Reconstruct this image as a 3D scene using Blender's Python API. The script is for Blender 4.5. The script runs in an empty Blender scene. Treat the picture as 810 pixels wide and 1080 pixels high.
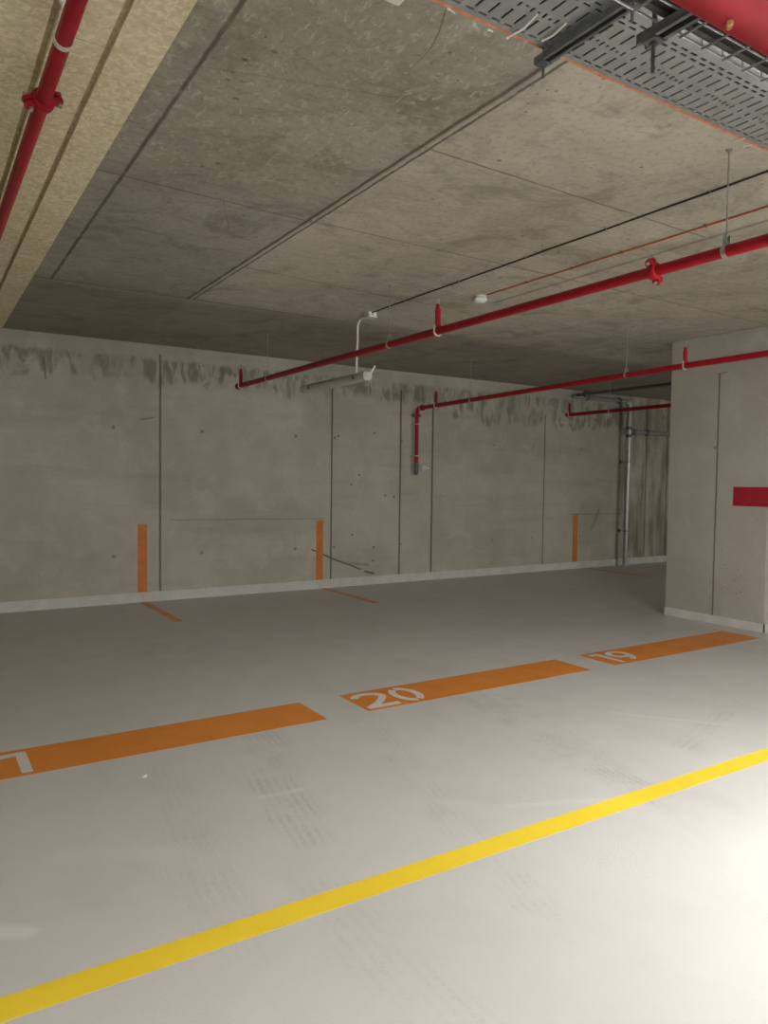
import bpy, bmesh, math, random
from mathutils import Vector, Matrix
random.seed(7)
C = bpy.context.scene.collection
H = 3.245            # ceiling height
YB = 9.40            # face of the back wall
CX = 7.582           # face of the column

# ------------------------------------------------------------------ node helpers
class NT:
    def __init__(s, name):
        s.m = bpy.data.materials.new(name); s.m.use_nodes = True
        s.t = s.m.node_tree; s.b = s.t.nodes['Principled BSDF']
    def n(s, typ, **kw):
        x = s.t.nodes.new(typ)
        for k, v in kw.items(): setattr(x, k, v)
        return x
    def put(s, sock, v):
        if hasattr(v, 'is_output'): s.t.links.new(v, sock)
        elif v is not None: sock.default_value = v
    def math(s, op, a, b=0.0, c=0.0, clamp=False):
        x = s.n('ShaderNodeMath', operation=op, use_clamp=clamp)
        s.put(x.inputs[0], a); s.put(x.inputs[1], b); s.put(x.inputs[2], c)
        return x.outputs[0]
    def ss(s, v, a, b, lo=0.0, hi=1.0):
        x = s.n('ShaderNodeMapRange', interpolation_type='SMOOTHSTEP')
        s.put(x.inputs[0], v)
        for i, q in ((1, a), (2, b), (3, lo), (4, hi)): s.put(x.inputs[i], q)
        return x.outputs[0]
    def noise(s, vec, scale, detail=4.0, rough=0.55, dist=0.0):
        x = s.n('ShaderNodeTexNoise'); s.put(x.inputs['Vector'], vec)
        x.inputs['Scale'].default_value = scale; x.inputs['Detail'].default_value = detail
        x.inputs['Roughness'].default_value = rough; x.inputs['Distortion'].default_value = dist
        return x.outputs[0]
    def vmul(s, vec, v):
        x = s.n('ShaderNodeVectorMath', operation='MULTIPLY'); s.put(x.inputs[0], vec); x.inputs[1].default_value = v
        return x.outputs[0]
    def mix(s, f, a, b, blend='MIX'):
        x = s.n('ShaderNodeMix', data_type='RGBA', blend_type=blend); x.clamp_factor = True
        s.put(x.inputs[0], f); s.put(x.inputs[6], a); s.put(x.inputs[7], b)
        return x.outputs[2]
    def bump(s, h, strength, dist):
        x = s.n('ShaderNodeBump'); x.inputs['Strength'].default_value = strength; x.inputs['Distance'].default_value = dist
        s.put(x.inputs['Height'], h); s.t.links.new(x.outputs[0], s.b.inputs['Normal'])
    def plane(s, axes):
        g = s.n('ShaderNodeNewGeometry'); sp = s.n('ShaderNodeSeparateXYZ'); s.t.links.new(g.outputs['Position'], sp.inputs[0])
        c = s.n('ShaderNodeCombineXYZ')
        s.t.links.new(sp.outputs['XYZ'.index(axes[0])], c.inputs[0]); s.t.links.new(sp.outputs['XYZ'.index(axes[1])], c.inputs[1])
        return c.outputs[0], sp.outputs['XYZ'.index(axes[0])], sp.outputs['XYZ'.index(axes[1])]
    def seg(s, P, a, b, w, soft=None, full=False):
        g = s.n('ShaderNodeGroup'); g.node_tree = SEG
        s.put(g.inputs[0], P); g.inputs[1].default_value = (a[0], a[1], 0); g.inputs[2].default_value = (b[0], b[1], 0)
        g.inputs[3].default_value = w; g.inputs[4].default_value = soft if soft else w * 0.6
        return (g.outputs[0], g.outputs[1], g.outputs[2]) if full else g.outputs[0]

def make_seg_group():
    g = bpy.data.node_groups.new('SegmentMask', 'ShaderNodeTree')
    for nm, t in (('P', 'NodeSocketVector'), ('A', 'NodeSocketVector'), ('B', 'NodeSocketVector'), ('W', 'NodeSocketFloat'), ('S', 'NodeSocketFloat')):
        g.interface.new_socket(nm, in_out='INPUT', socket_type=t)
    for nm in ('Mask', 'Across', 'Along'):
        g.interface.new_socket(nm, in_out='OUTPUT', socket_type='NodeSocketFloat')
    N = g.nodes; L = g.links
    i = N.new('NodeGroupInput'); o = N.new('NodeGroupOutput')
    def vm(op, a, b=None):
        x = N.new('ShaderNodeVectorMath'); x.operation = op; L.new(a, x.inputs[0])
        if b is not None: L.new(b, x.inputs[1])
        return x
    def mt(op, a, b):
        x = N.new('ShaderNodeMath'); x.operation = op
        for k, q in enumerate((a, b)):
            if hasattr(q, 'is_output'): L.new(q, x.inputs[k])
            else: x.inputs[k].default_value = q
        return x
    pa = vm('SUBTRACT', i.outputs[0], i.outputs[1]).outputs[0]; ba = vm('SUBTRACT', i.outputs[2], i.outputs[1]).outputs[0]
    num = vm('DOT_PRODUCT', pa, ba).outputs['Value']; den = vm('DOT_PRODUCT', ba, ba).outputs['Value']
    t = mt('DIVIDE', num, den); t.use_clamp = True
    sc = N.new('ShaderNodeVectorMath'); sc.operation = 'SCALE'; L.new(ba, sc.inputs[0]); L.new(t.outputs[0], sc.inputs['Scale'])
    d = vm('LENGTH', vm('SUBTRACT', pa, sc.outputs[0]).outputs[0]).outputs['Value']
    cr = vm('CROSS_PRODUCT', ba, pa); sx = N.new('ShaderNodeSeparateXYZ'); L.new(cr.outputs[0], sx.inputs[0])
    ln = vm('LENGTH', ba).outputs['Value']
    ac = mt('DIVIDE', sx.outputs[2], ln); al = mt('MULTIPLY', t.outputs[0], ln)
    mr = N.new('ShaderNodeMapRange'); mr.interpolation_type = 'SMOOTHSTEP'
    L.new(d, mr.inputs[0]); L.new(mt('SUBTRACT', i.outputs[3], i.outputs[4]).outputs[0], mr.inputs[1]); L.new(mt('ADD', i.outputs[3], i.outputs[4]).outputs[0], mr.inputs[2])
    mr.inputs[3].default_value = 1; mr.inputs[4].default_value = 0
    L.new(mr.outputs[0], o.inputs[0]); L.new(ac.outputs[0], o.inputs[1]); L.new(al.outputs[0], o.inputs[2])
    return g
SEG = make_seg_group()

def wobble(m, P, amt, scale=9.0):
    x = m.n('ShaderNodeTexNoise'); m.put(x.inputs['Vector'], P); x.inputs['Scale'].default_value = scale; x.inputs['Detail'].default_value = 3
    s = m.n('ShaderNodeVectorMath', operation='SUBTRACT'); m.t.links.new(x.outputs['Color'], s.inputs[0]); s.inputs[1].default_value = (.5, .5, .5)
    k = m.n('ShaderNodeVectorMath', operation='MULTIPLY_ADD'); m.t.links.new(s.outputs[0], k.inputs[0]); k.inputs[1].default_value = (amt, amt, 0); m.put(k.inputs[2], P)
    return k.outputs[0]

def union(m, masks):
    out = None
    for v, k in masks:
        q = m.math('MULTIPLY', v, k)
        out = q if out is None else m.math('MAXIMUM', out, q)
    return out

def simple(name, col, rough=0.5, metal=0.0, var=0.0, scale=20.0, bump=0.0):
    m = NT(name); m.b.inputs['Roughness'].default_value = rough; m.b.inputs['Metallic'].default_value = metal
    c = (*col, 1)
    g = m.n('ShaderNodeTexCoord')
    nz = m.noise(g.outputs['Object'], scale, 3)
    m.put(m.b.inputs['Base Color'], m.mix(m.ss(nz, .35, .65), tuple(max(0, v * (1 - var)) for v in col) + (1,), tuple(min(1, v * (1 + var)) for v in col) + (1,)))
    if bump: m.bump(nz, bump, 0.003)
    return m.m

# ------------------------------------------------------------------ setting materials
def mat_ceiling():
    m = NT('ceiling_concrete'); P, u, v = m.plane('XY'); W = wobble(m, P, .016, 7)
    big = m.noise(P, .7, 5, .6); mid = m.noise(P, 3.2, 8, .7, .6); fine = m.noise(P, 26, 6, .7)
    st = m.noise(m.vmul(P, (1.2, 5.0, 1)), 2.0, 6, .65, .3)
    col = m.mix(m.ss(big, .3, .7), (.40, .365, .305, 1), (.52, .48, .405, 1))
    col = m.mix(m.math('MULTIPLY', m.ss(mid, .46, .7), .55), col, (.60, .56, .48, 1))
    col = m.mix(m.math('MULTIPLY', m.ss(st, .5, .75), .4), col, (.21, .19, .155, 1))
    col = m.mix(m.math('MULTIPLY', m.ss(fine, .48, .7), .5), col, (.21, .187, .15, 1))
    blo = m.noise(P, 1.7, 7, .72, .8)
    col = m.mix(m.math('MULTIPLY', m.ss(blo, .48, .66), .62), col, (.23, .205, .165, 1))
    rt = m.ss(m.math('ADD', u, m.math('MULTIPLY', m.math('SUBTRACT', mid, .5), .03)), 2.185, 2.205)
    rt = m.math('MAXIMUM', rt, m.ss(v, 6.82, 6.84, 0, .55))
    col = m.mix(m.math('SUBTRACT', 1, rt), m.mix(1.0, col, (1.10, 1.09, 1.07, 1), 'MULTIPLY'), m.mix(1.0, col, (.80, .80, .79, 1), 'MULTIPLY'))
    # rough light laitance in the panels left of the doubled joint
    left = m.math('MULTIPLY', m.ss(u, 2.2, 2.05), m.ss(v, 4.3, 4.0))
    lt = m.noise(m.vmul(P, (1.8, 1.0, 1)), 15, 8, .75, .8)
    col = m.mix(m.math('MULTIPLY', m.math('MULTIPLY', m.ss(lt, .53, .63), m.math('MULTIPLY_ADD', left, .8, .2)), .45), col, (.66, .62, .53, 1))
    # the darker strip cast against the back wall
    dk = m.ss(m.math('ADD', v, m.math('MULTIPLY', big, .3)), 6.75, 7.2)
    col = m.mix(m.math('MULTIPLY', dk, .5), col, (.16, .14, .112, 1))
    # blow holes
    vo = m.n('ShaderNodeTexVoronoi'); m.put(vo.inputs['Vector'], m.vmul(W, (1.0, 1.5, 1))); vo.inputs['Scale'].default_value = 5.5
    pit = m.math('MULTIPLY', m.ss(vo.outputs['Distance'], .11, .05), m.ss(m.noise(P, 1.4, 3), .50, .58))
    vo2 = m.n('ShaderNodeTexVoronoi'); m.put(vo2.inputs['Vector'], W); vo2.inputs['Scale'].default_value = 17
    pit2 = m.math('MULTIPLY', m.ss(vo2.outputs['Distance'], .16, .06), m.ss(m.noise(P, 2.3, 3), .54, .62))
    S = m.seg
    L = [((.995, -2), (1.0, 6.85), .010, .85), ((2.165, -2), (2.175, 6.83), .011, .9), ((2.215, -2), (2.225, 6.83), .008, .85),
         ((4.575, -2), (4.60, 5.3), .020, .5), ((.8, 4.29), (2.2, 4.36), .007, .6), ((2.2, 4.34), (7.5, 4.37), .007, .6),
         ((2.2, 3.08), (4.55, 3.10), .007, .55), ((2.2, 5.57), (3.75, 5.70), .008, .5), ((3.75, 5.70), (7.4, 5.72), .008, .4),
         ((.8, 6.84), (3.6, 6.83), .012, .7), ((3.6, 6.83), (12, 6.83), .010, .45), ((4.0, 5.24), (5.0, 5.38), .006, .4), ((6.98, 4.6), (6.98, 9.4), .01, .4),
         ((1.0, 3.0), (2.0, 2.7), .004, .3), ((1.60, 4.34), (1.85, 4.9), .003, .35), ((1.62, 2.16), (1.68, 2.28), .003, .6), ((1.68, 2.28), (1.715, 2.38), .003, .55), ((1.715, 2.38), (1.735, 2.56), .0025, .35)]
    lines = union(m, [(S(W, a, b, w), k) for a, b, w, k in L])
    brk = m.ss(m.noise(P, 5, 4), .3, .5, .55, 1)
    lines = m.math('MULTIPLY', lines, brk)
    rdg = m.seg(W, (2.19, -2), (2.2, 6.83), .008)
    col = m.mix(m.math('MULTIPLY', rdg, .5), col, (.42, .40, .35, 1))
    dark = m.math('MAXIMUM', lines, m.math('MAXIMUM', m.math('MULTIPLY', pit, .75), m.math('MULTIPLY', pit2, .6)))
    col = m.mix(dark, col, (.095, .082, .064, 1))
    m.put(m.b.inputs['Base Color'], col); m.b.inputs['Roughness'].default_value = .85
    hh = m.math('SUBTRACT', m.math('ADD', m.math('MULTIPLY', mid, .5), m.math('MULTIPLY', fine, .25)), dark)
    m.bump(hh, .5, .012)
    return m.m

def mat_wall():
    m = NT('wall_concrete'); P, u, v = m.plane('XZ'); W = wobble(m, P, .012, 5)
    big = m.noise(P, .55, 5, .6); mid = m.noise(P, 2.6, 7, .65, .4); fine = m.noise(P, 30, 5, .6)
    band = m.noise(m.vmul(P, (.25, 2.2, 1)), 1.6, 4, .6)
    col = m.mix(m.ss(big, .32, .68), (.405, .385, .318, 1), (.535, .503, .43, 1))
    col = m.mix(m.math('MULTIPLY', m.ss(mid, .45, .72), .5), col, (.62, .59, .515, 1))
    col = m.mix(m.math('MULTIPLY', m.ss(band, .5, .68), .18), col, (.20, .19, .165, 1))
    col = m.mix(m.math('MULTIPLY', m.ss(fine, .5, .8), .25), col, (.19, .18, .155, 1))
    # brown streaked stretch behind the steel pipe
    br = m.math('MULTIPLY', m.ss(u, 11.3, 11.5), m.ss(m.noise(m.vmul(P, (4, .7, 1)), 1.2, 4), .35, .7))
    col = m.mix(m.math('MULTIPLY', br, .85), col, (.19, .155, .105, 1))
    # smears of slurry below the ceiling, running down in tongues
    edge = m.math('ADD', 2.34, m.math('MULTIPLY', m.noise(m.vmul(P, (1, 0, 1)), 2.4, 3, .5), .80))
    edge = m.math('ADD', edge, m.math('MULTIPLY', m.ss(u, 6.9, 7.6), -.22))
    top = m.math('ADD', 3.02, m.math('MULTIPLY', m.noise(m.vmul(P, (1, 0, 1)), 6, 3), .14))
    bandm = m.math('MULTIPLY', m.ss(v, edge, m.math('ADD', edge, .10)), m.ss(v, top, m.math('SUBTRACT', top, .06)))
    blot = m.ss(m.noise(m.vmul(P, (2.2, .8, 1)), 3.2, 5, .6, .9), .40, .60)
    gate = m.ss(m.noise(m.vmul(P, (1, .2, 1)), 1.1, 2), .30, .46)
    stain = m.math('MULTIPLY', m.math('MULTIPLY', bandm, blot), gate)
    rim = m.math('MULTIPLY', m.math('MULTIPLY', m.ss(m.math('ABSOLUTE', m.math('SUBTRACT', v, edge)), .035, .0), gate), .35)
    col = m.mix(rim, col, (.42, .405, .365, 1))
    col = m.mix(m.math('MULTIPLY', stain, .66), col, (.15, .143, .118, 1))
    S = m.seg
    P1 = [(S(W, (x, 0), (x + .004, t), w, s), k) for x, t, w, s, k in
          ((2.635, 3.12, .012, .010, .8), (5.11, 3.03, .012, .009, .85), (6.31, 2.95, .014, .010, .85), (6.92, 2.75, .015, .010, .85),
           (9.37, 2.75, .012, .009, .75), (12.13, 3.1, .02, .015, .6), (12.78, 3.1, .02, .015, .65))]
    P1 += [(S(W, (2.75, 1.035), (5.0, 1.01), .005), .5), (S(W, (10.0, 1.0), (11.4, .99), .008), .35),
           (S(W, (4.80, .568), (5.12, .43), .010), .9), (S(W, (5.12, .43), (5.62, .24), .012), .75), (S(W, (5.3, .36), (5.75, .30), .02, .02), .35), (S(W, (5.7, .20), (5.85, .165), .015), .8),
           (S(W, (10.62, .72), (10.80, 1.05), .03, .03), .35), (S(W, (1.29, 2.95), (1.31, 2.72), .012), .5), (S(W, (2.4, 2.3), (2.55, 2.33), .008), .5)]
    rs = random.Random(3)
    for x in (2.067, 3.181, 4.535, 5.16, 6.33, 8.2, 9.1, 10.3):
        for z in (.592, 2.185):
            P1.append((S(P, (x, z), (x + .001, z), .022, .008), .55 if x < 8 else .35))
    for _ in range(9):
        x, z = rs.uniform(5.2, 6.2), rs.uniform(.2, 2.6); P1.append((S(P, (x, z), (x + .012, z), .014, .008), .7))
    dark = union(m, P1)
    halo = union(m, [(S(W, (x + .06, 0), (x + .06, 2.9), .035, .03), .35) for x in (2.635, 5.11, 6.92)])
    col = m.mix(halo, col, (.43, .415, .375, 1))
    col = m.mix(dark, col, (.058, .053, .044, 1))
    wh = union(m, [(S(W, (10.50, .12), (10.58, .35), .035, .02), .9), (S(W, (10.58, .35), (10.66, .9), .012, .012), .4), (S(W, (12.0, .3), (11.96, 1.1), .03, .03), .4), (S(W, (11.6, .25), (11.6, .42), .04, .02), .6)])
    col = m.mix(wh, col, (.55, .53, .47, 1))
    m.put(m.b.inputs['Base Color'], col); m.b.inputs['Roughness'].default_value = .8
    m.bump(m.math('SUBTRACT', m.math('MULTIPLY', mid, .35), dark), .4, .008)
    return m.m

def mat_column():
    m = NT('column_concrete'); P, u, v = m.plane('YZ'); W = wobble(m, P, .012, 5)
    g = m.n('ShaderNodeNewGeometry')
    big = m.noise(g.outputs['Position'], 1.0, 5, .6); mid = m.noise(g.outputs['Position'], 5, 7, .65, .4); fine = m.noise(g.outputs['Position'], 45, 4)
    col = m.mix(m.ss(big, .32, .68), (.41, .372, .335, 1), (.48, .45, .40, 1))
    col = m.mix(m.math('MULTIPLY', m.ss(mid, .48, .72), .4), col, (.54, .51, .46, 1))
    vo = m.n('ShaderNodeTexVoronoi'); m.put(vo.inputs['Vector'], W); vo.inputs['Scale'].default_value = 22
    low = m.math('MULTIPLY', m.ss(v, 1.3, .4), m.ss(u, 4.95, 4.7))
    pit = m.math('MULTIPLY', m.ss(vo.outputs['Distance'], .2, .08), m.math('MULTIPLY', m.ss(m.noise(P, 3, 3), .46, .56), m.math('ADD', low, .15)))
    S = m.seg
    dark = union(m, [(S(W, (4.93, .1), (4.925, 2.80), .009, .007), .8), (S(W, (4.84, 2.81), (4.96, 2.80), .007), .5), (S(P, (4.955, 1.98), (4.956, 1.98), .018, .008), .5), (pit, .7)])
    col = m.mix(m.math('MULTIPLY', S(P, (4.96, .42), (4.98, .42), .035, .012), .6), col, (.42, .41, .38, 1))
    col = m.mix(dark, col, (.075, .066, .055, 1))
    m.put(m.b.inputs['Base Color'], col); m.b.inputs['Roughness'].default_value = .75
    m.bump(m.math('SUBTRACT', m.math('MULTIPLY', mid, .3), dark), .35, .006)
    return m.m

def mat_floor(name, ca, cb, tyres=True, rough=.42):
    m = NT(name); P, u, v = m.plane('XY'); W = wobble(m, P, .03, 4)
    big = m.noise(P, .8, 4, .55); mid = m.noise(P, 4, 5, .6); peel = m.noise(P, 85, 3, .6); dirt = m.noise(m.vmul(P, (1, .5, 1)), 2.2, 6, .65, .8)
    col = m.mix(m.ss(big, .3, .7), ca, cb)
    col = m.mix(m.math('MULTIPLY', m.ss(dirt, .5, .72), .16), col, tuple(c * .72 for c in ca[:3]) + (1,))
    if tyres:
        def track(a, b, w, k, n):
            mk, ac, al = m.seg(W, a, b, w, w * .35, full=True)
            rib = m.ss(m.math('SINE', m.math('MULTIPLY', ac, n)), -.2, .6)
            blk = m.math('MULTIPLY', m.ss(m.noise(P, 60, 3, .6), .30, .70), m.ss(m.noise(P, 4, 4, .6), .34, .66))
            return m.math('MULTIPLY', mk, m.math('MULTIPLY', m.math('MULTIPLY_ADD', rib, .7, .3), blk)), k * 1.15
        T = [track((3.42, 4.1), (3.10, 2.3), .11, .42, 170), track((3.62, 4.0), (3.25, 2.6), .05, .25, 200), track((1.82, 4.6), (1.73, 3.85), .12, .36, 150),
             track((1.56, 3.5), (1.44, 2.85), .12, .38, 150), track((1.74, 3.9), (1.5, 3.1), .05, .2, 150), track((2.5, 4.1), (1.9, 1.9), .10, .16, 160), track((3.85, 2.65), (4.95, 3.0), .07, .25, 120),
             track((1.1, 3.9), (.9, 2.2), .10, .14, 160), track((1.3, 2.4), (1.25, 1.3), .14, .14, 140), track((2.1, 3.0), (3.0, 2.2), .09, .12, 160), track((.6, 7.0), (3.6, 6.4), .25, .14, 50)]
        col = m.mix(union(m, T), col, (.16, .15, .135, 1))
        lt = union(m, [(m.seg(W, (4.0, 3.3), (4.45, 2.75), .02, .018), .35), (m.seg(W, (1.42, 3.3), (1.62, 3.28), .02, .012), .45), (m.seg(W, (.22, 2.78), (.30, 2.72), .035, .03), .8),
                       (m.seg(W, (2.4, 2.6), (3.0, 2.35), .02, .02), .3), (m.seg(W, (.5, 3.2), (.9, 3.0), .06, .06), .2)])
        col = m.mix(lt, col, (.72, .70, .66, 1))
    m.put(m.b.inputs['Base Color'], col)
    m.put(m.b.inputs['Roughness'], m.ss(mid, .3, .7, rough - .06, rough + .1))
    m.bump(peel, .6, .0022)
    return m.m

def mat_beige():
    m = NT('insulation_beige'); g = m.n('ShaderNodeNewGeometry'); P = g.outputs['Position']
    a = m.noise(P, 34, 5, .62, .9); b = m.noise(P, 3, 4, .6)
    col = m.mix(m.ss(b, .35, .65), (.66, .575, .37, 1), (.74, .655, .44, 1))
    col = m.mix(m.math('MULTIPLY', m.ss(a, .48, .62), .6), col, (.93, .86, .66, 1))
    col = m.mix(m.math('MULTIPLY', m.ss(a, .46, .34), .5), col, (.50, .42, .25, 1))
    vo = m.n('ShaderNodeTexVoronoi'); m.put(vo.inputs['Vector'], P); vo.inputs['Scale'].default_value = 9
    col = m.mix(m.math('MULTIPLY', m.ss(vo.outputs['Distance'], .05, .02), .5), col, (.2, .16, .1, 1))
    m.put(m.b.inputs['Base Color'], col); m.b.inputs['Roughness'].default_value = .9
    m.bump(a, .22, .005); return m.m

M = {}
M['ceiling'] = mat_ceiling(); M['wall'] = mat_wall(); M['column'] = mat_column(); M['beige'] = mat_beige()
M['beige_gap'] = simple('insulation_joint', (.50, .415, .25), .9, 0, .15, 30)
M['floor'] = mat_floor('floor_coating', (.56, .545, .515, 1), (.60, .585, .555, 1))
M['digit'] = mat_floor('floor_coating_light', (.66, .645, .615, 1), (.70, .685, .65, 1), tyres=False)
M['orange'] = mat_floor('orange_floor_paint', (.70, .225, .020, 1), (.76, .255, .028, 1), tyres=False)
M['yellow'] = mat_floor('yellow_floor_paint', (.88, .60, .03, 1), (.92, .70, .05, 1), tyres=False)
M['orange_wall'] = simple('orange_wall_paint', (.64, .19, .025), .6, 0, .08, 8)
M['skirt'] = simple('pale_skirting_coating', (.63, .62, .585), .5, 0, .06, 6)
M['red'] = simple('red_pipe_paint', (.34, .007, .018), .42, 0, .10, 12)
M['red'].node_tree.nodes['Principled BSDF'].inputs['Specular IOR Level'].default_value = .32
M['red_sign'] = simple('red_band_paint', (.40, .012, .030), .55, 0, .08, 10)
M['galv'] = simple('galvanised_steel', (.46, .47, .46), .3, .7, .14, 40)
M['tray'] = simple('galvanised_sheet', (.33, .34, .335), .45, .35, .06, 14)
M['dark_steel'] = simple('dark_galvanised_steel', (.16, .165, .165), .5, .6, .15, 30)
M['steel'] = simple('bright_zinc', (.62, .60, .57), .3, .8, .08, 60)
M['chrome'] = simple('pale_strap_metal', (.72, .70, .66), .35, .3, .05, 60)
M['white'] = simple('white_plastic', (.74, .73, .69), .45, 0, .04, 10)
M['white_tie'] = simple('white_nylon', (.82, .79, .72), .5, 0, .03, 10)
M['grey_plastic'] = simple('grey_plastic', (.50, .49, .44), .5, 0, .06, 10)
M['diffuser'] = simple('grey_diffuser', (.58, .57, .52), .35, 0, .05, 8)
M['black'] = simple('black_cable', (.018, .017, .016), .6, 0, .2, 40)
M['dark_cable'] = simple('dark_cable', (.045, .04, .033), .6, 0, .2, 40)
M['orange_cable'] = simple('orange_cable', (.62, .17, .06), .55, 0, .12, 40)
M['salmon_cable'] = simple('salmon_cable', (.70, .26, .16), .6, 0, .12, 30)
M['brass'] = simple('brass', (.55, .38, .16), .35, .8, .1, 40)
M['bounce_wall'] = simple('bounce_wall_white', (.74, .73, .69), .7, 0, .03, 3)
M['paper'] = simple('paper', (.8, .78, .74), .8, 0, .04, 50)
def emission(name, col, s):
    m = NT(name); m.b.inputs['Base Color'].default_value = (.8, .8, .8, 1)
    m.b.inputs['Emission Color'].default_value = (*col, 1); m.b.inputs['Emission Strength'].default_value = s
    return m.m
for nm, k in (('lit', 430.0), ('lit_fill', 165.0), ('lit_far', 330.0)): M[nm] = emission(nm + '_diffuser', (.95, .965, .945), k)

# ------------------------------------------------------------------ geometry helpers
def mk(name, bm, mat, parent=None, smooth=None):
    bmesh.ops.recalc_face_normals(bm, faces=bm.faces)
    me = bpy.data.meshes.new(name); bm.to_mesh(me); bm.free()
    o = bpy.data.objects.new(name, me); C.objects.link(o)
    me.materials.append(M[mat] if isinstance(mat, str) else mat)
    if smooth is not None:
        me.polygons.foreach_set('use_smooth', [True] * len(me.polygons))
        me.set_sharp_from_angle(angle=math.radians(smooth))
    if parent: o.parent = parent; o.matrix_parent_inverse = Matrix.Translation(-Vector(parent.location))
    return o
def B(): return bmesh.new()
def box(bm, a, b, bev=0.0):
    x0, x1 = sorted((a[0], b[0])); y0, y1 = sorted((a[1], b[1])); z0, z1 = sorted((a[2], b[2]))
    t = bmesh.new() if bev else bm
    v = [t.verts.new(p) for p in ((x0, y0, z0), (x1, y0, z0), (x1, y1, z0), (x0, y1, z0), (x0, y0, z1), (x1, y0, z1), (x1, y1, z1), (x0, y1, z1))]
    for f in ((3, 2, 1, 0), (4, 5, 6, 7), (0, 1, 5, 4), (1, 2, 6, 5), (2, 3, 7, 6), (3, 0, 4, 7)): t.faces.new([v[i] for i in f])
    if bev:
        bmesh.ops.bevel(t, geom=t.edges[:], offset=bev, segments=2, profile=.6, affect='EDGES')
        me = bpy.data.meshes.new('tmp'); t.to_mesh(me); t.free(); bm.from_mesh(me); bpy.data.meshes.remove(me)
    return bm
def frames(pts, closed=False):
    P = [Vector(p) for p in pts]; n = len(P); T = []
    for i in range(n):
        a = P[i - 1] if (i or closed) else P[i]; b = P[(i + 1) % n] if (i < n - 1 or closed) else P[i]
        T.append((b - a).normalized())
    up = Vector((0, 0, 1)) if abs(T[0].z) < .9 else Vector((1, 0, 0))
    N = [(up - T[0] * up.dot(T[0])).normalized()]
    for i in range(1, n):
        q = N[-1] - T[i] * N[-1].dot(T[i]); N.append(q.normalized())
    return P, T, N
def tube(bm, pts, r, seg=16, caps=True, closed=False):
    P, T, N = frames(pts, closed); rings = []
    rr = r if isinstance(r, (list, tuple)) else [r] * len(P)
    for p, t, n, q in zip(P, T, N, rr):
        b = t.cross(n)
        rings.append([bm.verts.new(p + (n * math.cos(2 * math.pi * k / seg) + b * math.sin(2 * math.pi * k / seg)) * q) for k in range(seg)])
    m = len(rings)
    for i in range(m if closed else m - 1):
        A, Bq = rings[i], rings[(i + 1) % m]
        for k in range(seg): bm.faces.new((A[k], A[(k + 1) % seg], Bq[(k + 1) % seg], Bq[k]))
    if caps and not closed: bm.faces.new(rings[0][::-1]); bm.faces.new(rings[-1])
    return bm
def arc(c, r, a0, a1, n, ax, ay):
    c, ax, ay = Vector(c), Vector(ax), Vector(ay)
    return [c + ax * (r * math.cos(a0 + (a1 - a0) * i / n)) + ay * (r * math.sin(a0 + (a1 - a0) * i / n)) for i in range(n + 1)]
def lathe(bm, base, axis, prof, seg=24):
    """prof: (distance along axis, radius)"""
    ax = Vector(axis).normalized(); b = Vector(base)
    return tube(bm, [b + ax * d for d, _ in prof], [max(r, 1e-4) for _, r in prof], seg) if all(prof[i][0] != prof[i + 1][0] for i in range(len(prof) - 1)) else None
def prism(bm, poly, o, ex, ey, ez, depth):
    o, ex, ey, ez = Vector(o), Vector(ex), Vector(ey), Vector(ez)
    a = [bm.verts.new(o + ex * p[0] + ey * p[1]) for p in poly]; b = [bm.verts.new(o + ex * p[0] + ey * p[1] + ez * depth) for p in poly]
    bm.faces.new(a[::-1]); bm.faces.new(b); n = len(poly)
    for i in range(n): bm.faces.new((a[i], a[(i + 1) % n], b[(i + 1) % n], b[i]))
    return bm
def ribbon(bm, pts, w, z0, z1):
    """flat stroke of width w along 2D points, from z0 to z1"""
    n = len(pts); P = [Vector((p[0], p[1])) for p in pts]; L = []; R = []
    for i in range(n):
        d = (P[min(i + 1, n - 1)] - P[max(i - 1, 0)]).normalized(); q = Vector((-d.y, d.x)) * w / 2
        L.append(P[i] + q); R.append(P[i] - q)
    def V(p, z): return bm.verts.new((p.x, p.y, z))
    lt, rt, lb, rb = [V(p, z1) for p in L], [V(p, z1) for p in R], [V(p, z0) for p in L], [V(p, z0) for p in R]
    for i in range(n - 1):
        bm.faces.new((lt[i], lt[i + 1], rt[i + 1], rt[i])); bm.faces.new((lb[i], rb[i], rb[i + 1], lb[i + 1]))
        bm.faces.new((lt[i], lb[i], lb[i + 1], lt[i + 1])); bm.faces.new((rt[i], rt[i + 1], rb[i + 1], rb[i]))
    bm.faces.new((lt[0], rt[0], rb[0], lb[0])); bm.faces.new((lt[-1], lb[-1], rb[-1], rt[-1]))
    return bm
def tag(o, label, cat, group=None):
    o['label'] = label; o['category'] = cat
    if group: o['group'] = group
    return o
def thing(name, loc, label, cat, group=None):
    o = bpy.data.objects.new(name, None); o.empty_display_size = .1; C.objects.link(o); o.location = loc
    return tag(o, label, cat, group)
def struct(name, bm, mat, parent=None):
    o = mk(name, bm, mat, parent)
    if not parent: o['kind'] = 'structure'
    return o

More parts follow.
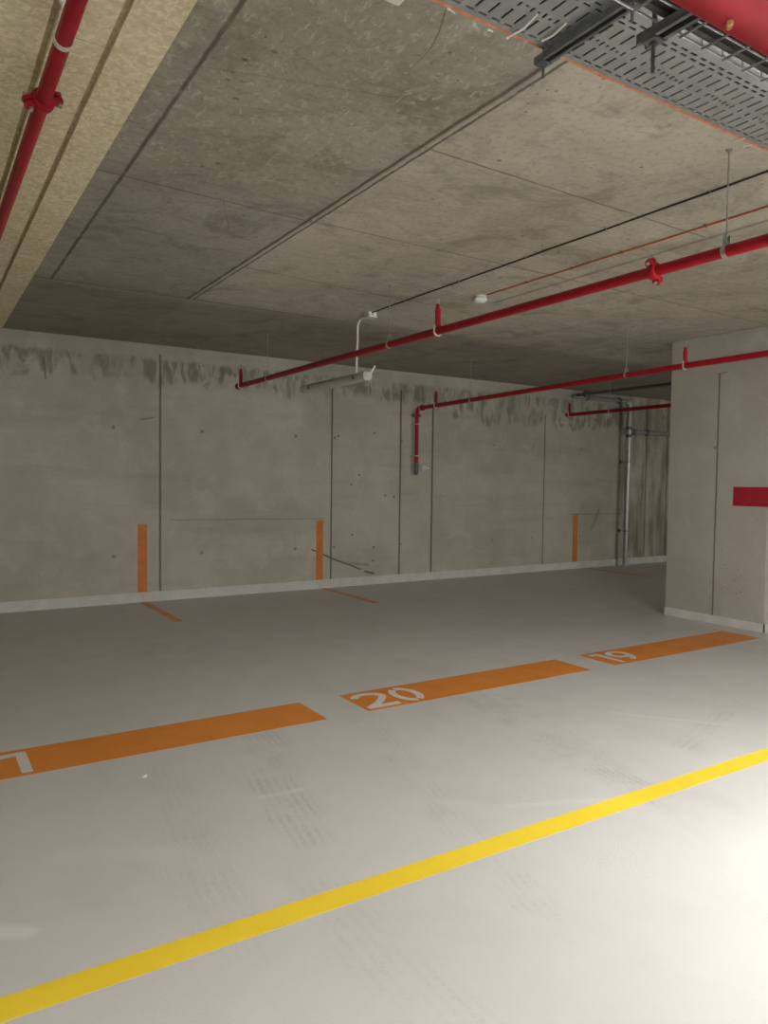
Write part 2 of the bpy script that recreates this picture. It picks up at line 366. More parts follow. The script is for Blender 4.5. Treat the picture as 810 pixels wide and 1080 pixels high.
# ------------------------------------------------------------------ the setting
X0, X1, Y0 = -9.0, 20.0, -2.8
struct('floor', box(B(), (X0, Y0, -.2), (X1, YB + .3, 0)), 'floor')
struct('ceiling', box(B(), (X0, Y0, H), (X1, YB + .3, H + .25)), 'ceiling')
struct('wall_back', box(B(), (X0, YB, 0), (X1, YB + .3, H)), 'wall')
struct('wall_left', box(B(), (X0 - .3, Y0, 0), (X0, YB + .3, H)), 'column')
struct('wall_right', box(B(), (X1, Y0, 0), (X1 + .3, YB + .3, H)), 'column')
struct('wall_front', box(B(), (X0, Y0 - .3, 0), (X1, Y0, H)), 'bounce_wall')  # unseen wall, set close and whitened to bounce light to the ceiling
struct('baseboard_back', box(B(), (X0, YB - .015, 0), (X1, YB, .125), .003), 'skirt')
struct('column', box(B(), (CX, 4.327, 0), (CX + .62, 5.55, H), .012), 'column')
bs = B()
box(bs, (CX - .010, 4.317, 0), (CX + .63, 4.331, .092), .002); box(bs, (CX - .010, 4.317, 0), (CX + .004, 5.55, .092), .002)
struct('baseboard_right', bs, 'skirt')
# insulation boards under the dropped strip on the left, in rows with open joints
ins = B()
zc = 3.15
for k in range(14):
    xr = .815 - .2 * k; xl = xr - .176
    off = 3.514 - 1.214 * 8 + (0 if k % 2 == 0 else -.60)
    for j in range(18):
        a = off + 1.214 * j; b = min(a + 1.206, YB)
        if a < Y0: a = Y0
        if b - a < .05: continue
        box(ins, (xl, a, zc + random.uniform(0, .0015)), (xr, b, zc + .06), .0025)
struct('ceiling_insulation', ins, 'beige')
struct('ceiling_insulation_backing', box(B(), (-2.0, Y0, zc + .022), (.811, YB, H)), 'beige_gap')

# ------------------------------------------------------------------ paint on floor and wall
def bar(name, x0, x1, y0, y1, label, cat, group=None, mat='orange'):
    return tag(mk(name, box(B(), (x0, y0, 0), (x1, y1, .0007)), mat), label, cat, group)
def digit_pts(ch, x, y, w, h):
    def q(cx, cy, rx, ry, a0, a1, n=20):
        return [(x + (cx + rx * math.cos(math.radians(a0 + (a1 - a0) * i / n))) * w, y + (cy + ry * math.sin(math.radians(a0 + (a1 - a0) * i / n))) * h) for i in range(n + 1)]
    P = lambda a, b: (x + a * w, y + b * h)
    if ch == '2': return [q(.5, .70, .40, .23, 165, -25) + [P(.72, .45), P(.45, .25), P(.16, .10)], [P(.03, .075), P(.98, .075)]]
    if ch == '0': return [q(.5, .5, .38, .42, 97, -72), q(.5, .5, .38, .42, 272, 113)]
    if ch == '1': return [[P(.62, .0), P(.62, 1.0)], [P(.58, .93), P(.10, .88)]]
    if ch == '9': return [q(.5, .66, .38, .26, 0, 360, 32), q(.02, .66, .86, .60, 0, -62, 14)]
bars = [(.05, 2.262, '21', 'long orange bay bar painted on the floor, cut off at the left edge'),
        (2.58, 4.765, '20', 'long orange bay bar on the floor bearing the number 20'),
        (5.068, 7.28, '19', 'long orange bay bar numbered 19 on the floor before the column')]
for x0, x1, s, lab in bars:
    t = thing('bay_marking', (x0, 4.19, 0), lab, 'floor marking', 'numbered orange bay bars')
    mk('painted_bar', box(B(), (x0, 4.185, 0), (x1, 4.605, .0007)), 'orange', t)
    xs = {'2': .025, '0': .335, '1': .0, '9': .235}
    for ch in s:
        bm = B()
        if s == '21': px = x0 + (.02 if ch == '2' else .30); w = .27 if ch == '2' else .22
        elif s == '19': px = x0 + (.045 if ch == '1' else .225); w = .19 if ch == '1' else .24
        else: px = x0 + xs[ch]; w = .275 if ch == '2' else .22
        for i, st in enumerate(digit_pts(ch, px, 4.225, w, .335)): ribbon(bm, st, .056, .0005, .0012 + i * .0001)
        mk('numeral', bm, 'digit', t)
def yline():
    bm = B(); # nearly parallel to the wall, as painted: upper edge and lower edge through the lane
    def pt(x, e): return (x, (2.4095 - .0058 * (x - .2)) if e else (2.2945 - .0055 * (x - .2)))
    poly = [pt(-6, 0), pt(12, 0), pt(12, 1), pt(-6, 1)]
    return prism(bm, poly, (0, 0, 0), (1, 0, 0), (0, 1, 0), (0, 0, 1), .0007)
tag(mk('lane_line', yline(), 'yellow'), 'yellow line painted along the whole floor in the foreground', 'floor marking')
for x, w, ws in ((2.355, .115, 'on the wall left of the first dark vertical joint'), (4.870, .110, 'on the wall beside the diagonal black scratch'), (10.125, .125, 'on the wall near the steel downpipe')):
    tag(mk('wall_stripe', box(B(), (x, YB - .0015, .125), (x + w, YB, .99)), 'orange_wall'), 'short upright orange stripe ' + ws, 'wall marking', 'upright orange stripes on the back wall')
for x, lab in ((2.375, 'short orange floor line running from the wall, the leftmost of three'), (4.93, 'short orange floor line from the wall below the diagonal black scratch'), (10.40, 'short dim orange floor line in the shade beside the steel downpipe')):
    bar('bay_line', x, x + .10, 7.92, YB - .015, lab, 'floor marking', 'short orange lines at the back wall')
sg = B(); box(sg, (CX - .0015, 4.3255, 1.335), (CX, 4.722, 1.545)); box(sg, (CX - .0015, 4.3255, 1.335), (CX + .62, 4.327, 1.545))
tag(mk('column_band', sg, 'red_sign'), 'red painted band wrapping the corner of the concrete column', 'wall marking')
pp = B(); box(pp, (.985, 3.84, 0), (1.008, 3.853, .005), .001); box(pp, (.995, 3.848, .004), (1.012, 3.858, .007))
tag(mk('paper_scrap', pp, 'paper'), 'tiny white scrap lying on the floor below the left orange bar', 'litter')

# ------------------------------------------------------------------ sprinkler pipes
def pipe_coupling(parent, c, axis, r, side):
    """grooved pipe coupling: ribbed ring, two ears, bolts"""
    ax = Vector(axis).normalized(); c = Vector(c); sd = Vector(side)
    bm = B(); lathe(bm, c - ax * .024, ax, [(0, r + .001), (.001, r + .012), (.010, r + .016), (.038, r + .016), (.047, r + .012), (.048, r + .001)], 24)
    o3 = ax.cross(sd)
    for s in (1, -1):
        p = c + sd * s * (r + .026)
        for e in (1, -1):
            q = p + o3 * e * .011
            bb = B()
            poly = [(-.020, -.020), (.020, -.020), (.024, 0), (.014, .018), (-.014, .018), (-.024, 0)]
            prism(bm, poly, q - o3 * .008, ax, sd * s, o3, .016)
            bb.free()
    o = mk('coupling', bm, 'red', parent, 40)
    for s in (1, -1):
        p = c + sd * s * (r + .028); b2 = B()
        tube(b2, [p - o3 * .038, p + o3 * .036], .0052, 8); tube(b2, [p + o3 * .022, p + o3 * .031], .010, 6); tube(b2, [p - o3 * .032, p - o3 * .022], .009, 10)
        q = mk('bolt', b2, 'steel', o, 40); q.matrix_parent_inverse = o.matrix_world.inverted(); q.matrix_parent_inverse = Matrix.Translation(-Vector(parent.location)) if False else Matrix.Identity(4)
    return o
def sprinkler_branch(parent, x, y, z, r, top, ax=(0, 1, 0)):
    """upright outlet: saddle, red nipple, sprinkler head on top"""
    bm = B()
    lathe(bm, (x, y, z + r * .7), (0, 0, 1), [(0, .029), (.022, .029), (.024, .0225), (top - z - r * .7 - .045, .0225), (top - z - r * .7 - .022, .016), (top - z - r * .7, .014)], 18)
    n = mk('sprig', bm, 'red', parent, 40)
    sb = B()
    tube(sb, arc((x, y, z), r + .006, math.radians(150), math.radians(390), 20, (1, 0, 0), (0, 0, 1)), .006, 8)
    for s in (1, -1):
        p = Vector((x + s * (r + .006) * .87, y, z + (r + .006) * .5)); tube(sb, [p, p + Vector((0, 0, .03))], .005, 8); tube(sb, [p + Vector((0, 0, .006)), p + Vector((0, 0, .015))], .010, 6)
    mk('saddle_strap', sb, 'chrome', parent, 40)
    hb = B(); b = Vector((x, y, top))
    tube(hb, [b, b + Vector((0, 0, .014))], .011, 6)
    for s in (1, -1):
        tube(hb, [b + Vector((0, s * .008, .012)), b + Vector((0, s * .016, .026)), b + Vector((0, s * .012, .044)), b + Vector((0, 0, .052))], .0028, 6)
    tube(hb, [b + Vector((0, 0, .012)), b + Vector((0, 0, .042))], .0035, 8); lathe(hb, b + Vector((0, 0, .052)), (0, 0, 1), [(0, .004), (.001, .016), (.003, .016), (.004, .004)], 14)
    k = mk('sprinkler_head', hb, 'steel', n, 40); k.matrix_parent_inverse = Matrix.Identity(4)
def end_cap(parent, p, ax, r):
    bm = B(); lathe(bm, Vector(p), ax, [(0, r + .008), (.03, r + .008), (.045, r * .9), (.05, r * .5)], 20); mk('end_cap', bm, 'red', parent, 40)

R = .030
t = thing('sprinkler_pipe', (3.47, 2.0, 2.74), 'red sprinkler pipe hung under the ceiling, passing the white smoke detector, nearest of the pipes parallel in mid view', 'pipe')
mk('pipe', tube(B(), [(3.47, -2, 2.74), (3.47, 8.87, 2.74)], R, 24), 'red', t, 40)
t['label'] = 'long red sprinkler pipe running past the smoke detector and white conduit'
pipe_coupling(t, (3.47, 2.668, 2.74), (0, 1, 0), R, (.6, 0, -.8))
sprinkler_branch(t, 3.47, 4.665, 2.74, R, 2.950); sprinkler_branch(t, 3.47, 8.775, 2.74, R, 2.945)
end_cap(t, (3.47, 8.85, 2.74), (0, 1, 0), R)

R2 = .030
t = thing('sprinkler_pipe', (6.5, 9.2, 2.6), 'red sprinkler pipe crossing the column top, turning down the back wall to a valve', 'pipe')
el = [(6.5, -2, 2.785), (6.5, 4.6, 2.748), (6.5, 9.13, 2.68)] + arc((6.5, 9.165, 2.612), .07, math.pi / 2, 0, 6, (0, 1, 0), (0, 0, 1))[1:] + [(6.5, 9.235, 1.83)]
mk('pipe', tube(B(), el, R2, 20), 'red', t, 40)
pipe_coupling(t, (6.5, 9.10, 2.682), (0, 1, 0), R2, (1, 0, 0)); pipe_coupling(t, (6.5, 9.235, 2.575), (0, 0, 1), R2, (1, 0, 0))
sprinkler_branch(t, 6.5, 4.602, 2.748, R2, 2.930); sprinkler_branch(t, 6.5, 8.755, 2.6856, R2, 2.895)
for z in (2.44, 1.955):
    cb = B(); tube(cb, arc((6.5, 9.235, z), R2 + .004, 0, 2 * math.pi, 24, (1, 0, 0), (0, 1, 0))[:-1], .007, 8, closed=True)
    box(cb, (6.49, 9.27, z - .012), (6.51, YB, z + .012)); mk('wall_bracket', cb, 'chrome', t, 40)
vb = B(); lathe(vb, (6.5, 9.235, 1.85), (0, 0, -1), [(0, .030), (.03, .036), (.05, .036), (.06, .028), (.12, .030), (.13, .036), (.155, .036), (.165, .026), (.19, .022)], 18)
vo = mk('valve', vb, 'dark_steel', t, 40)
hb = B(); tube(hb, [(6.52, 9.20, 1.755), (6.56, 9.15, 1.76)], .012, 10); tube(hb, [(6.565, 9.145, 1.725), (6.565, 9.145, 1.80)], .014, 10); tube(hb, [(6.565, 9.145, 1.79), (6.66, 9.12, 1.765)], .015, 8); tube(hb, [(6.565, 9.145, 1.735), (6.62, 9.13, 1.755)], .010, 8)
k = mk('valve_handle', hb, 'chrome', vo, 40); k.matrix_parent_inverse = Matrix.Identity(4); k['label'] = 'pale metal valve handle'

t = thing('sprinkler_pipe', (9.55, 9.0, 2.745), 'dark red sprinkler pipe ending just before the steel downpipe, partly behind the column', 'pipe')
mk('pipe', tube(B(), [(9.55, -2, 2.745), (9.55, 9.05, 2.745)], R, 20), 'red', t, 40)
sprinkler_branch(t, 9.55, 9.0, 2.745, R, 2.945); end_cap(t, (9.55, 9.03, 2.745), (0, 1, 0), R)

R4 = .028
t = thing('sprinkler_pipe', (.44, 3.0, 3.022), 'red sprinkler pipe under the beige insulation boards at upper left', 'pipe')
mk('pipe', tube(B(), [(.44, 1.9, 3.022), (.44, 9.2, 3.022)], R4, 24), 'red', t, 40)
pipe_coupling(t, (.44, 3.175, 3.022), (0, 1, 0), R4, (.93, 0, .36))

RB = .07
t = thing('main_pipe', (1.5, .838, 2.495), 'thick glossy red main pipe across the top right corner', 'pipe')
mk('pipe', tube(B(), [(-6, .838, 2.495), (14, .838, 2.495)], RB, 40), 'red', t, 40)
pb = B(); lathe(pb, (1.294, .838 + RB * .06, 2.495 - RB * .985), (0, .06, -1), [(0, .0075), (.008, .0075), (.009, .0055), (.014, .005)], 6)
k = mk('drain_plug', pb, 'brass', t, 40); k['label'] = 'small brass plug'

def hanger(x, y, z, r, name, lab, top=H, mat='galv', rr=.0045, ring=True):
    t = thing(name, (x, y, z), lab, 'hanger', 'pipe hangers')
    mk('rod', tube(B(), [(x, y, z + r + .045), (x, y, top)], rr, 10), mat, t, 40)
    bm = B(); lathe(bm, (x, y, top - .012), (0, 0, 1), [(0, .012), (.006, .012), (.007, .017), (.012, .017)], 12); mk('ceiling_anchor', bm, mat, t, 40)
    bm = B()
    pts = arc((x, y, z), r + .003, math.radians(115), math.radians(425), 26, (1, 0, 0), (0, 0, 1))
    P2 = [(p.x - x, p.z - z) for p in pts]; P2 = [(-.011, r + .05)] + [(-.014, r + .022)] + P2 + [(.014, r + .022), (.011, r + .05)]
    for i in range(len(P2) - 1):
        a, b = Vector((P2[i][0], 0, P2[i][1])), Vector((P2[i + 1][0], 0, P2[i + 1][1])); d = (b - a).normalized(); nn = Vector((-d.z, 0, d.x)) * .0016
        q = [a - nn, b - nn, b + nn, a + nn]
        prism(bm, [(v.x, v.z) for v in q], (x, y - .012, z), (1, 0, 0), (0, 0, 1), (0, 1, 0), .024)
    tube(bm, [(x, y, z + r + .038), (x, y, z + r + .056)], .0095, 6)
    mk('pipe_ring', bm, mat, t)
    return t
hanger(3.47, 2.24, 2.74, R, 'pipe_hanger', 'steel rod hanger holding the long red pipe near the right photo edge')
hanger(3.47, 5.36, 2.74, R, 'pipe_hanger', 'thin steel rod hanger on the red pipe beside the white conduit')
hanger(3.47, 7.95, 2.74, R, 'pipe_hanger', 'thin rod hanger near the far end of the long red pipe')
hanger(6.5, 5.32, 2.737, R2, 'pipe_hanger', 'rod hanger on the second red pipe left of the column')
hanger(6.5, 7.95, 2.6977, R2, 'pipe_hanger', 'thin rod hanger on the red pipe that turns down the wall')
hanger(9.55, 8.13, 2.745, R, 'pipe_hanger', 'thin rod hanger on the red pipe beside the steel downpipe')
t = hanger(.44, 2.707, 3.022, R4, 'pipe_hanger', 'pale strap hanger around the red pipe under the beige boards', zc, 'chrome')

# ------------------------------------------------------------------ perforated tray, mesh tray, hangers, cables
TX0, TX1, TY0, TY1, TZ = -3.0, 7.4, 1.462, 1.757, 2.95
t = thing('cable_tray', (2, 1.6, TZ), 'perforated galvanised cable tray under the ceiling at upper right', 'cable tray')
bm = B(); p = .05
def flat(x0, x1, y0, y1): box(bm, (x0, y0, TZ), (x1, y1, TZ + .004))
rows = [(1.7480, .0085, 0), (1.7345, .0085, .025), (1.5365, .0095, 0), (1.5160, .0105, .025)]   # slots lying along the tray
ys = sorted([(y - h / 2, y + h / 2, o) for y, h, o in rows])
cross0, cross1 = 1.556, 1.722
sol = [(TY0, ys[0][0]), (ys[0][1], ys[1][0]), (ys[1][1], cross0), (cross1, ys[2][0]), (ys[2][1], ys[3][0]), (ys[3][1], TY1)]
for a, b in sol: flat(TX0, TX1, a, b)
n = int((TX1 - TX0) / p)
segs = [(cross0, cross0 + .056), (cross0 + .074, cross0 + .096), (cross0 + .112, cross1)]
for i in range(n):
    x = TX0 + i * p
    if x > 4.5 or x < .4:
        flat(x, x + p, cross0, cross1); [flat(x, x + p, a, b) for a, b, o in ys]; continue
    for a, b, o in ys: flat(x + o + .031, x + o + p, a, b)
    hw = .0048; k = i % 6
    if k in (0, 1, 2):   # strip with a small round-ish hole
        yh = cross0 + .080 + .004 * k; hx = x + .025
        flat(x + hw, hx - .005, cross0, cross1); flat(hx + .005, x + p - hw, cross0, cross1); flat(hx - .005, hx + .005, cross0, yh - .005); flat(hx - .005, hx + .005, yh + .005, cross1)
    else: flat(x + hw, x + p - hw, cross0, cross1)
    for a, b in ((cross0, segs[0][0]), (segs[0][1], segs[1][0]), (segs[1][1], segs[2][0]), (segs[2][1], cross1)):
        if b - a > 1e-4: flat(x - hw, x + hw, a, b)
mk('tray_base', bm, 'tray', t)
for y, s in ((TY0, -1), (TY1, 1)):
    bm = B()
    prof = arc((y - s * .008, TZ + .008, 0), .008, -math.pi / 2, 0, 5, (s, 0, 0), (0, 1, 0))
    pr = [(q.x, q.y) for q in prof] + [(y, TZ + .030), (y - s * .004, TZ + .034), (y - s * .010, TZ + .032)]
    th = [(q[0] - s * .0016, q[1]) for q in pr[::-1]]
    poly = pr + [(th[0][0], th[0][1] - .002)] + [(q[0], q[1] + (.0016 if q[1] < TZ + .01 else 0)) for q in th[1:]]
    prism(bm, poly, (TX0, 0, 0), (0, 1, 0), (0, 0, 1), (1, 0, 0), TX1 - TX0)
    mk('tray_side', bm, 'tray', t, 30)
for i in range(8):  # strands added to block light above the tray so its slots stay dark
    y = 1.488 + i * .034; r = random.choice((.0115, .0125, .0135)); pts = []
    for j in range(27): pts.append((TX0 + .1 + j * .39, y + random.uniform(-.003, .003), TZ + .0045 + r))
    tag(mk('slot_blocker', tube(B(), pts, r, 8), 'black'), 'added black strand in the perforated tray, blocking light behind its slots', 'cable', 'added black strands behind the tray slots')
pts = [(-3 + .25 * j, 1.7745 + random.uniform(-.0015, .0015), TZ + .012 + random.uniform(-.003, .003)) for j in range(42)]
tag(mk('tied_cable', tube(B(), pts, .0075, 10), 'salmon_cable'), 'salmon orange cable tied along the outer edge of the perforated tray', 'cable')

def channel(bm, x, y0, y1, z):
    """C channel open below, bottom of lips at z"""
    w, h, th = .0205, .022, .0025
    box(bm, (x - w, y0, z + h - th), (x + w, y1, z + h))
    for s in (1, -1):
        box(bm, (x + s * w, y0, z), (x + s * (w - th), y1, z + h - th)); box(bm, (x + s * (w - th), y0, z), (x + s * .011, y1, z + th)); box(bm, (x + s * .011, y0, z), (x + s * (.011 - .0015), y1, z + .008))
def trapeze(x, y0, y1, z, rods, low, lab):
    t = thing('trapeze_hanger', (x, (y0 + y1) / 2, z), lab, 'hanger')
    bm = B(); channel(bm, x, y0, y1, z); mk('strut_channel', bm, 'dark_steel', t)
    for y in rods:
        mk('threaded_rod', tube(B(), [(x, y, low), (x, y, H)], .0045, 10), 'dark_steel', t, 40)
        bm = B(); box(bm, (x - .019, y - .019, z - .004), (x + .019, y + .019, z)); tube(bm, [(x, y, z - .012), (x, y, z - .004)], .0095, 6); mk('nut', bm, 'dark_steel', t)
trapeze(1.722, .95, 1.790, 2.9085, (1.768, 1.42), 2.862, 'dark steel channel under the perforated tray, ending beside the ceiling joint')
trapeze(1.458, .60, 1.172, 2.588, (1.140, .68), 2.515, 'shorter dark steel channel that disappears behind the thick red pipe')

t = thing('mesh_tray', (2, 1.0, 2.612), 'wire basket cable tray between perforated tray and thick red pipe', 'cable tray')
bm = B(); rw = .0030; bx0, bx1, by0, by1, bz = -3.0, 6.5, .905, 1.122, 2.6175
wires = [(by0, bz + .052), (by0, bz + .027), (by0, bz), (by0 + .054, bz), (by0 + .108, bz), (by0 + .162, bz), (by1, bz), (by1, bz + .027), (by1, bz + .052)]
for y, z in wires: tube(bm, [(bx0, y, z), (bx1, y, z)], rw, 6)
mk('long_wires', bm, 'galv', t, 60)
bm = B(); x = bx0 + .03
while x < bx1:
    tube(bm, [(x, by0 - .004, bz + .056), (x, by0 - .004, bz - .003), (x, by1 + .004, bz - .003), (x, by1 + .004, bz + .056)], rw, 6); x += .085
mk('cross_wires', bm, 'galv', t, 60)
for i in range(8):
    y = .922 + i * .0258; r = random.choice((.0095, .0105, .0113))
    pts = [(-2.9 + j * .36, y + random.uniform(-.0012, .0012), bz + .003 + r) for j in range(26)]
    tag(mk('data_cable', tube(B(), pts, r, 8), 'dark_cable' if i % 2 else 'black'), 'dark cable lying in the wire basket tray', 'cable', 'dark cables in the wire basket tray')

def tie(pts, lab, w=.0025):
    bm = B(); tube(bm, pts, w, 6); h = Vector(pts[0]); box(bm, h - Vector((.004, .004, .003)), h + Vector((.004, .004, .003)), .001)
    tag(mk('cable_tie', bm, 'white_tie', None, 40), lab, 'cable tie', 'white cable ties on the tray edge')
zt = TZ - .004
tie([(1.574, 1.775, zt - .002), (1.573, 1.70, zt - .012), (1.571, 1.641, zt)], 'long white cable tie hanging across tray slots, left of the steel channel', .003)
tie([(1.678, 1.726, zt), (1.676, 1.68, zt - .008), (1.674, 1.626, zt)], 'white cable tie just left of the long steel channel', .003)
tie([(1.338, 1.768, zt), (1.352, 1.756, zt - .014)], 'short white cable tie, leftmost on the tray edge', .003)
tie([(1.448, 1.784, zt), (1.447, 1.770, zt - .016)], 'short white cable tie end pointing down, second from the left', .002)
tie([(1.506, 1.784, zt + .004), (1.522, 1.784, zt + .004)], 'stubby white cable tie on the salmon cable left of the long tie', .003)
tie([(2.80, 1.784, zt), (2.804, 1.742, zt - .006)], 'short white cable tie right of the hanger rod, upper of a pair', .0025)
tie([(2.876, 1.794, zt), (2.88, 1.76, zt - .006)], 'short white cable tie nearest the right photo edge, lower of a pair', .0025)

def ceiling_cable(name, x, y0, y1, r, mat, lab, clipmat, clips, amp=.004):
    t = thing(name, (x, y1, H - r), lab, 'cable'); n = max(2, int(abs(y1 - y0) / .2)); pts = []
    for j in range(n + 1):
        y = y0 + (y1 - y0) * j / n; pts.append((x + random.uniform(-amp, amp), y, H - r - .001))
    mk('cable', tube(B(), pts, r, 8), mat, t, 60)
    for y in clips:
        bm = B(); tube(bm, arc((x, y, H - r), r + .003, math.pi, 2 * math.pi, 10, (1, 0, 0), (0, 0, 1)), .003, 6); box(bm, (x - r - .020, y - .006, H - .004), (x - r - .002, y + .006, H)); box(bm, (x + r + .002, y - .006, H - .004), (x + r + .020, y + .006, H))
        mk('cable_clip', bm, clipmat, t, 40)
ceiling_cable('ceiling_cable', 3.865, -1.0, 6.30, .006, 'dark_cable', 'dark cable running along the ceiling to the white junction box', 'galv', (2.6, 3.35, 4.1, 4.9, 5.7))
ceiling_cable('ceiling_cable', 4.345, -1.0, 5.10, .006, 'orange_cable', 'orange cable running along the ceiling to the smoke detector', 'dark_steel', (2.95, 3.62, 4.1, 4.6), .003)

# smoke detector
t = thing('smoke_detector', (4.335, 5.19, H), 'round white smoke detector on the ceiling above the red pipe', 'smoke detector')
bm = B(); lathe(bm, (4.335, 5.19, H), (0, 0, -1), [(0, .052), (.016, .054), (.017, .050)], 32); mk('base', bm, 'white', t, 30)
bm = B(); lathe(bm, (4.335, 5.19, H - .022), (0, 0, -1), [(0, .054), (.006, .063), (.016, .0625), (.028, .056), (.037, .044), (.042, .030), (.043, .010)], 32); hd = mk('head', bm, 'white', t, 30)
bm = B(); lathe(bm, (4.335, 5.19, H - .0165), (0, 0, -1), [(0, .043), (.0065, .043)], 24); mk('sensing_slot', bm, 'black', t, 30)
bm = B(); lathe(bm, (4.335, 5.19, H - .0645), (0, 0, -1), [(0, .020), (.002, .020), (.004, .014)], 20); mk('sensor_cap', bm, 'grey_plastic', t, 30)

# junction box and conduit
t = thing('junction_box', (3.87, 6.34, H), 'small white junction box on the ceiling where the dark cable ends', 'junction box')
mk('body', box(B(), (3.825, 6.285, H - .038), (3.915, 6.375, H), .004), 'white', t, 30)
mk('lid', box(B(), (3.821, 6.281, H - .052), (3.919, 6.379, H - .038), .004), 'white', t, 30)
for a, b, rg in (((3.87, 6.375, H - .026), (3.87, 6.392, H - .026), .014), ((3.87, 6.285, H - .02), (3.87, 6.262, H - .014), .011)): mk('cable_gland', tube(B(), [a, b], rg, 12), 'white', t, 40)
zcon = H - .026
pts = [(3.87, 6.395, zcon), (3.87, 6.50, zcon)] + arc((3.87, 6.50, zcon - .085), .085, math.pi / 2, 0, 8, (0, 1, 0), (0, 0, 1))[1:] + [(3.873, 6.586, 3.0), (3.868, 6.590, 2.86), (3.868, 6.596, 2.667)]
tag(mk('conduit', tube(B(), pts, .0105, 12), 'white', None, 60), 'thin white conduit dropping from the junction box to the unlit light', 'conduit')

# batten lights
def batten(loc, along, length, lit, lab, hang):
    """housing above, diffuser below, end caps, clips, suspension"""
    t = thing('batten_light', loc, lab, 'light')
    L = length / 2; lx, ly, lz = loc
    def W(u, v, z): return (lx + u, ly + v, lz + z) if along == 'x' else (lx + v, ly + u, lz + z)
    def solid(poly, u0, u1):
        bm = B()
        if along == 'x': prism(bm, poly, (lx + u0, ly, lz), (0, 1, 0), (0, 0, 1), (1, 0, 0), u1 - u0)
        else: prism(bm, poly, (lx, ly + u0, lz), (1, 0, 0), (0, 0, 1), (0, 1, 0), u1 - u0)
        return bm
    hp = [(-.052, .0), (.052, .0), (.052, .016), (.036, .040), (-.036, .040), (-.052, .016)]
    dp = [(-.048, 0), (-.044, -.030), (-.026, -.046), (.026, -.046), (.044, -.030), (.048, 0)]
    h = mk('housing', solid(hp, -L, L), 'grey_plastic' if not lit else 'white', t)
    mk('diffuser', solid(dp, -L + .03, L - .03), lit if lit else 'diffuser', t)
    for s in (-1, 1):
        mk('end_cap', solid([(a * 1.06, b * 1.06) for a, b in dp] + [(a * 1.06, b) for a, b in hp[1:5]], s * L - (.03 if s > 0 else 0), s * L + (.03 if s < 0 else 0)) if False else solid([(-.050, .0), (-.046, -.032), (-.028, -.049), (.028, -.049), (.046, -.032), (.050, .0)], min(s * L, s * (L - .03)), max(s * L, s * (L - .03))), 'grey_plastic' if not lit else 'white', t)
    for u in (-L * .72, L * .72):
        for s in (-1, 1): mk('clip', box(B(), W(u - .012, s * .055 - .004, -.02), W(u + .012, s * .055 + .004, .014)), 'dark_steel', t)
    for u in hang:
        sb = B(); top = (zc if lx < .8 else H) - lz; tube(sb, [W(u, 0, .036), W(u, 0, top)], .002, 6); tube(sb, [W(u, 0, .036), W(u, 0, .056)], .008, 8)
        mk('suspension_rod', sb, 'galv', t, 40)
    return t
t = batten((3.87, 7.085, 2.625), 'y', 1.42, False, 'unlit grey batten light hung in front of the back wall', (.35,))
bm = B(); tube(bm, [(3.885, 6.405, 2.63), (3.92, 6.385, 2.66), (3.945, 6.370, 2.715)], .0075, 10); tube(bm, [(3.945, 6.370, 2.715), (3.952, 6.366, 2.728)], .011, 10)
mk('end_bracket', bm, 'white', t, 40)['label'] = 'white bracket on the end'
batten((3.75, .10, 2.28), 'x', 1.45, 'lit', 'lit white batten light over the lane, outside the right photo edge', (-.5, .5))
batten((14.5, .10, 2.28), 'x', 1.45, 'lit_far', 'lit white batten light over the lane, beyond the column', (-.5, .5))
batten((-.3, -.75, 2.36), 'x', 1.45, 'lit_fill', 'added fill light in batten form, unseen, just behind and above the viewer', (-.5, .5))  # added fill lamp out of view, lifts the foreground floor

# white box on the ceiling, cut by the top edge of the photo
t = thing('ceiling_box', (1.33, 2.08, H), 'white ribbed box on the ceiling at the top photo edge', 'junction box')
mk('body', box(B(), (1.14, 1.90, 3.205), (1.436, 2.185, H), .004), 'white', t, 30)
bm = B()
for k in range(7): box(bm, (1.15, 1.92 + .036 * k, 3.201), (1.43, 1.944 + .036 * k, 3.2055), .001)
mk('ribbed_cover', bm, 'white', t)

# ------------------------------------------------------------------ galvanised pipe on the back wall
t = thing('steel_downpipe', (11.4, 9.24, 0), 'galvanised steel pipe from the ceiling down the back wall beside the column', 'pipe')
yw, rp = 9.245, .043
bend = arc((9.96, 9.175, 3.12), .07, math.pi, math.pi / 2, 6, (1, 0, 0), (0, 1, 0))
mk('ceiling_run', tube(B(), [(9.89, 2.0, 3.12), (9.89, 9.175, 3.12)], .026, 16), 'dark_steel', t, 40)
mk('wall_run', tube(B(), [(9.89, 9.165, 3.12)] + bend[1:] + [(11.33, yw, 3.115)], .036, 18), 'galv', t, 40)
mk('elbow', tube(B(), [(11.30, yw, 3.115)] + arc((11.33, yw, 3.035), .08, math.pi / 2, 0, 8, (1, 0, 0), (0, 0, 1)) + [(11.41, yw, 2.99)], rp + .008, 18), 'galv', t, 40)
mk('riser', tube(B(), [(11.41, yw, 3.03), (11.385, yw, 0.0)], rp, 20), 'galv', t, 40)
mk('branch_run', tube(B(), [(11.41, yw, 2.557), (16.0, yw, 2.557)], rp * .92, 18), 'galv', t, 40)
def collar(c, ax, r, l=.06):
    bm = B(); lathe(bm, Vector(c) - Vector(ax) * l / 2, ax, [(0, r), (.002, r + .007), (l * .3, r + .009), (l * .7, r + .009), (l - .002, r + .007), (l, r)], 18)
    for s in (1, -1):
        q = Vector(c) + Vector((0, 0, s * (r + .010))) if ax[2] == 0 else Vector(c) + Vector((0, -s * (r + .010) if s > 0 else 0, 0)); box(bm, q - Vector((.018, .012, .012)), q + Vector((.018, .012, .012)), .003)
    mk('coupling', bm, 'dark_steel', t, 40)
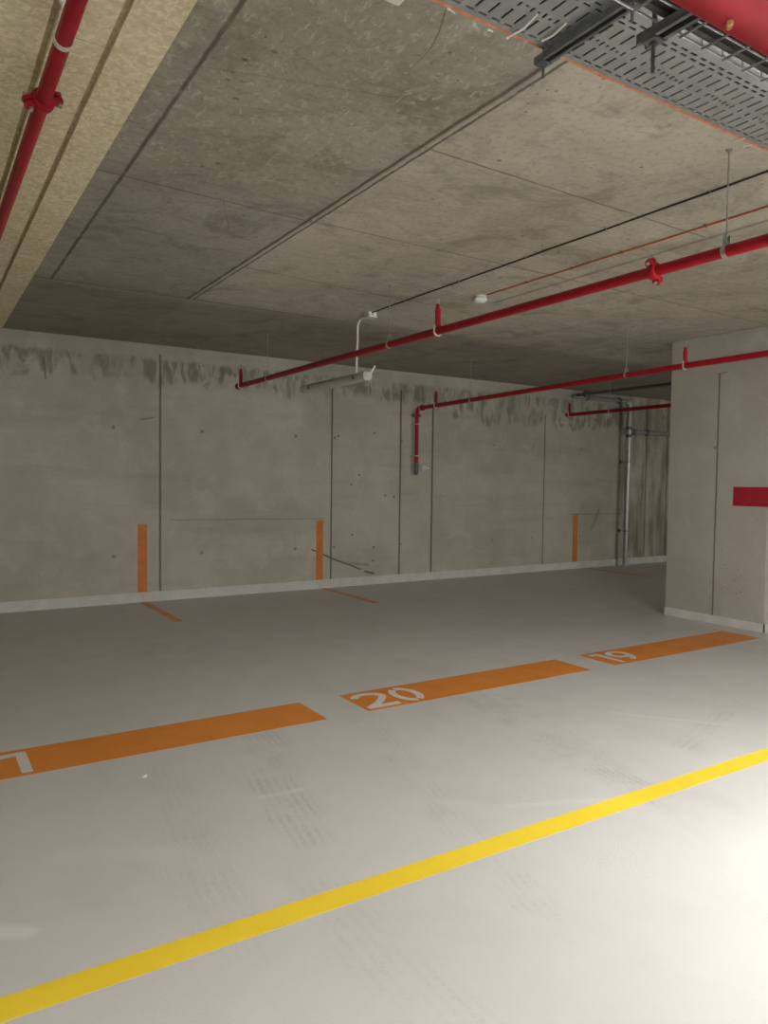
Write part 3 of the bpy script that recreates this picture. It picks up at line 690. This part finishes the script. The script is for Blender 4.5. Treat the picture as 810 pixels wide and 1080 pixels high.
collar((10.25, yw, 3.12), (1, 0, 0), rp); collar((11.12, yw, 3.116), (1, 0, 0), rp); collar((9.89, 8.95, 3.12), (0, 1, 0), rp)
collar((11.52, yw, 2.557), (1, 0, 0), rp * .92); collar((11.92, yw, 2.557), (1, 0, 0), rp * .92); collar((11.406, yw, 2.62), (0, 0, 1), rp); collar((11.404, yw, 2.47), (0, 0, 1), rp)
for z in (1.985, .67):
    bm = B(); xx = 11.387 + .025 * z / 3
    tube(bm, arc((xx, yw, z), rp + .003, 0, 2 * math.pi, 22, (1, 0, 0), (0, 1, 0))[:-1], .008, 6, closed=True); tube(bm, [(xx - .02, yw + rp, z), (xx - .02, YB, z)], .006, 8); box(bm, (xx - .06, YB - .006, z - .03), (xx + .02, YB, z + .03))
    mk('wall_clamp', bm, 'dark_steel', t, 40)
bm = B(); lathe(bm, (11.385, yw, 0), (0, 0, 1), [(0, rp + .02), (.012, rp + .02), (.02, rp + .004), (.05, rp + .004)], 20); mk('foot_collar', bm, 'skirt', t, 40)

# ------------------------------------------------------------------ world, camera, view
w = bpy.data.worlds.new('garage_air'); bpy.context.scene.world = w; w.use_nodes = True
w.node_tree.nodes['Background'].inputs[0].default_value = (.9, .92, 1, 1); w.node_tree.nodes['Background'].inputs[1].default_value = 0.0

f, pit, rol, yaw = 773.66, .0417708, .0115012, .5699149
cp, sp_ = math.cos(pit), math.sin(pit)
fw = Vector((math.sin(yaw) * cp, math.cos(yaw) * cp, -sp_)); r0 = Vector((math.cos(yaw), -math.sin(yaw), 0)); u0 = r0.cross(fw)
c_, s_ = math.cos(rol), math.sin(rol)
rv = r0 * c_ + u0 * s_; uv = -r0 * s_ + u0 * c_
cam = bpy.data.cameras.new('camera'); co = bpy.data.objects.new('camera', cam); C.objects.link(co)
mw = Matrix((rv, uv, -fw)).transposed().to_4x4(); mw.translation = Vector((0, 0, 1.56)); co.matrix_world = mw
cam.sensor_fit = 'VERTICAL'; cam.sensor_height = 36; cam.lens = f / 1080 * 36; cam.clip_start = .02
bpy.context.scene.camera = co
vs = bpy.context.scene.view_settings
vs.view_transform = 'Standard'; vs.look = 'None'; vs.gamma = 1; vs.use_curve_mapping = False; vs.exposure = 0.0
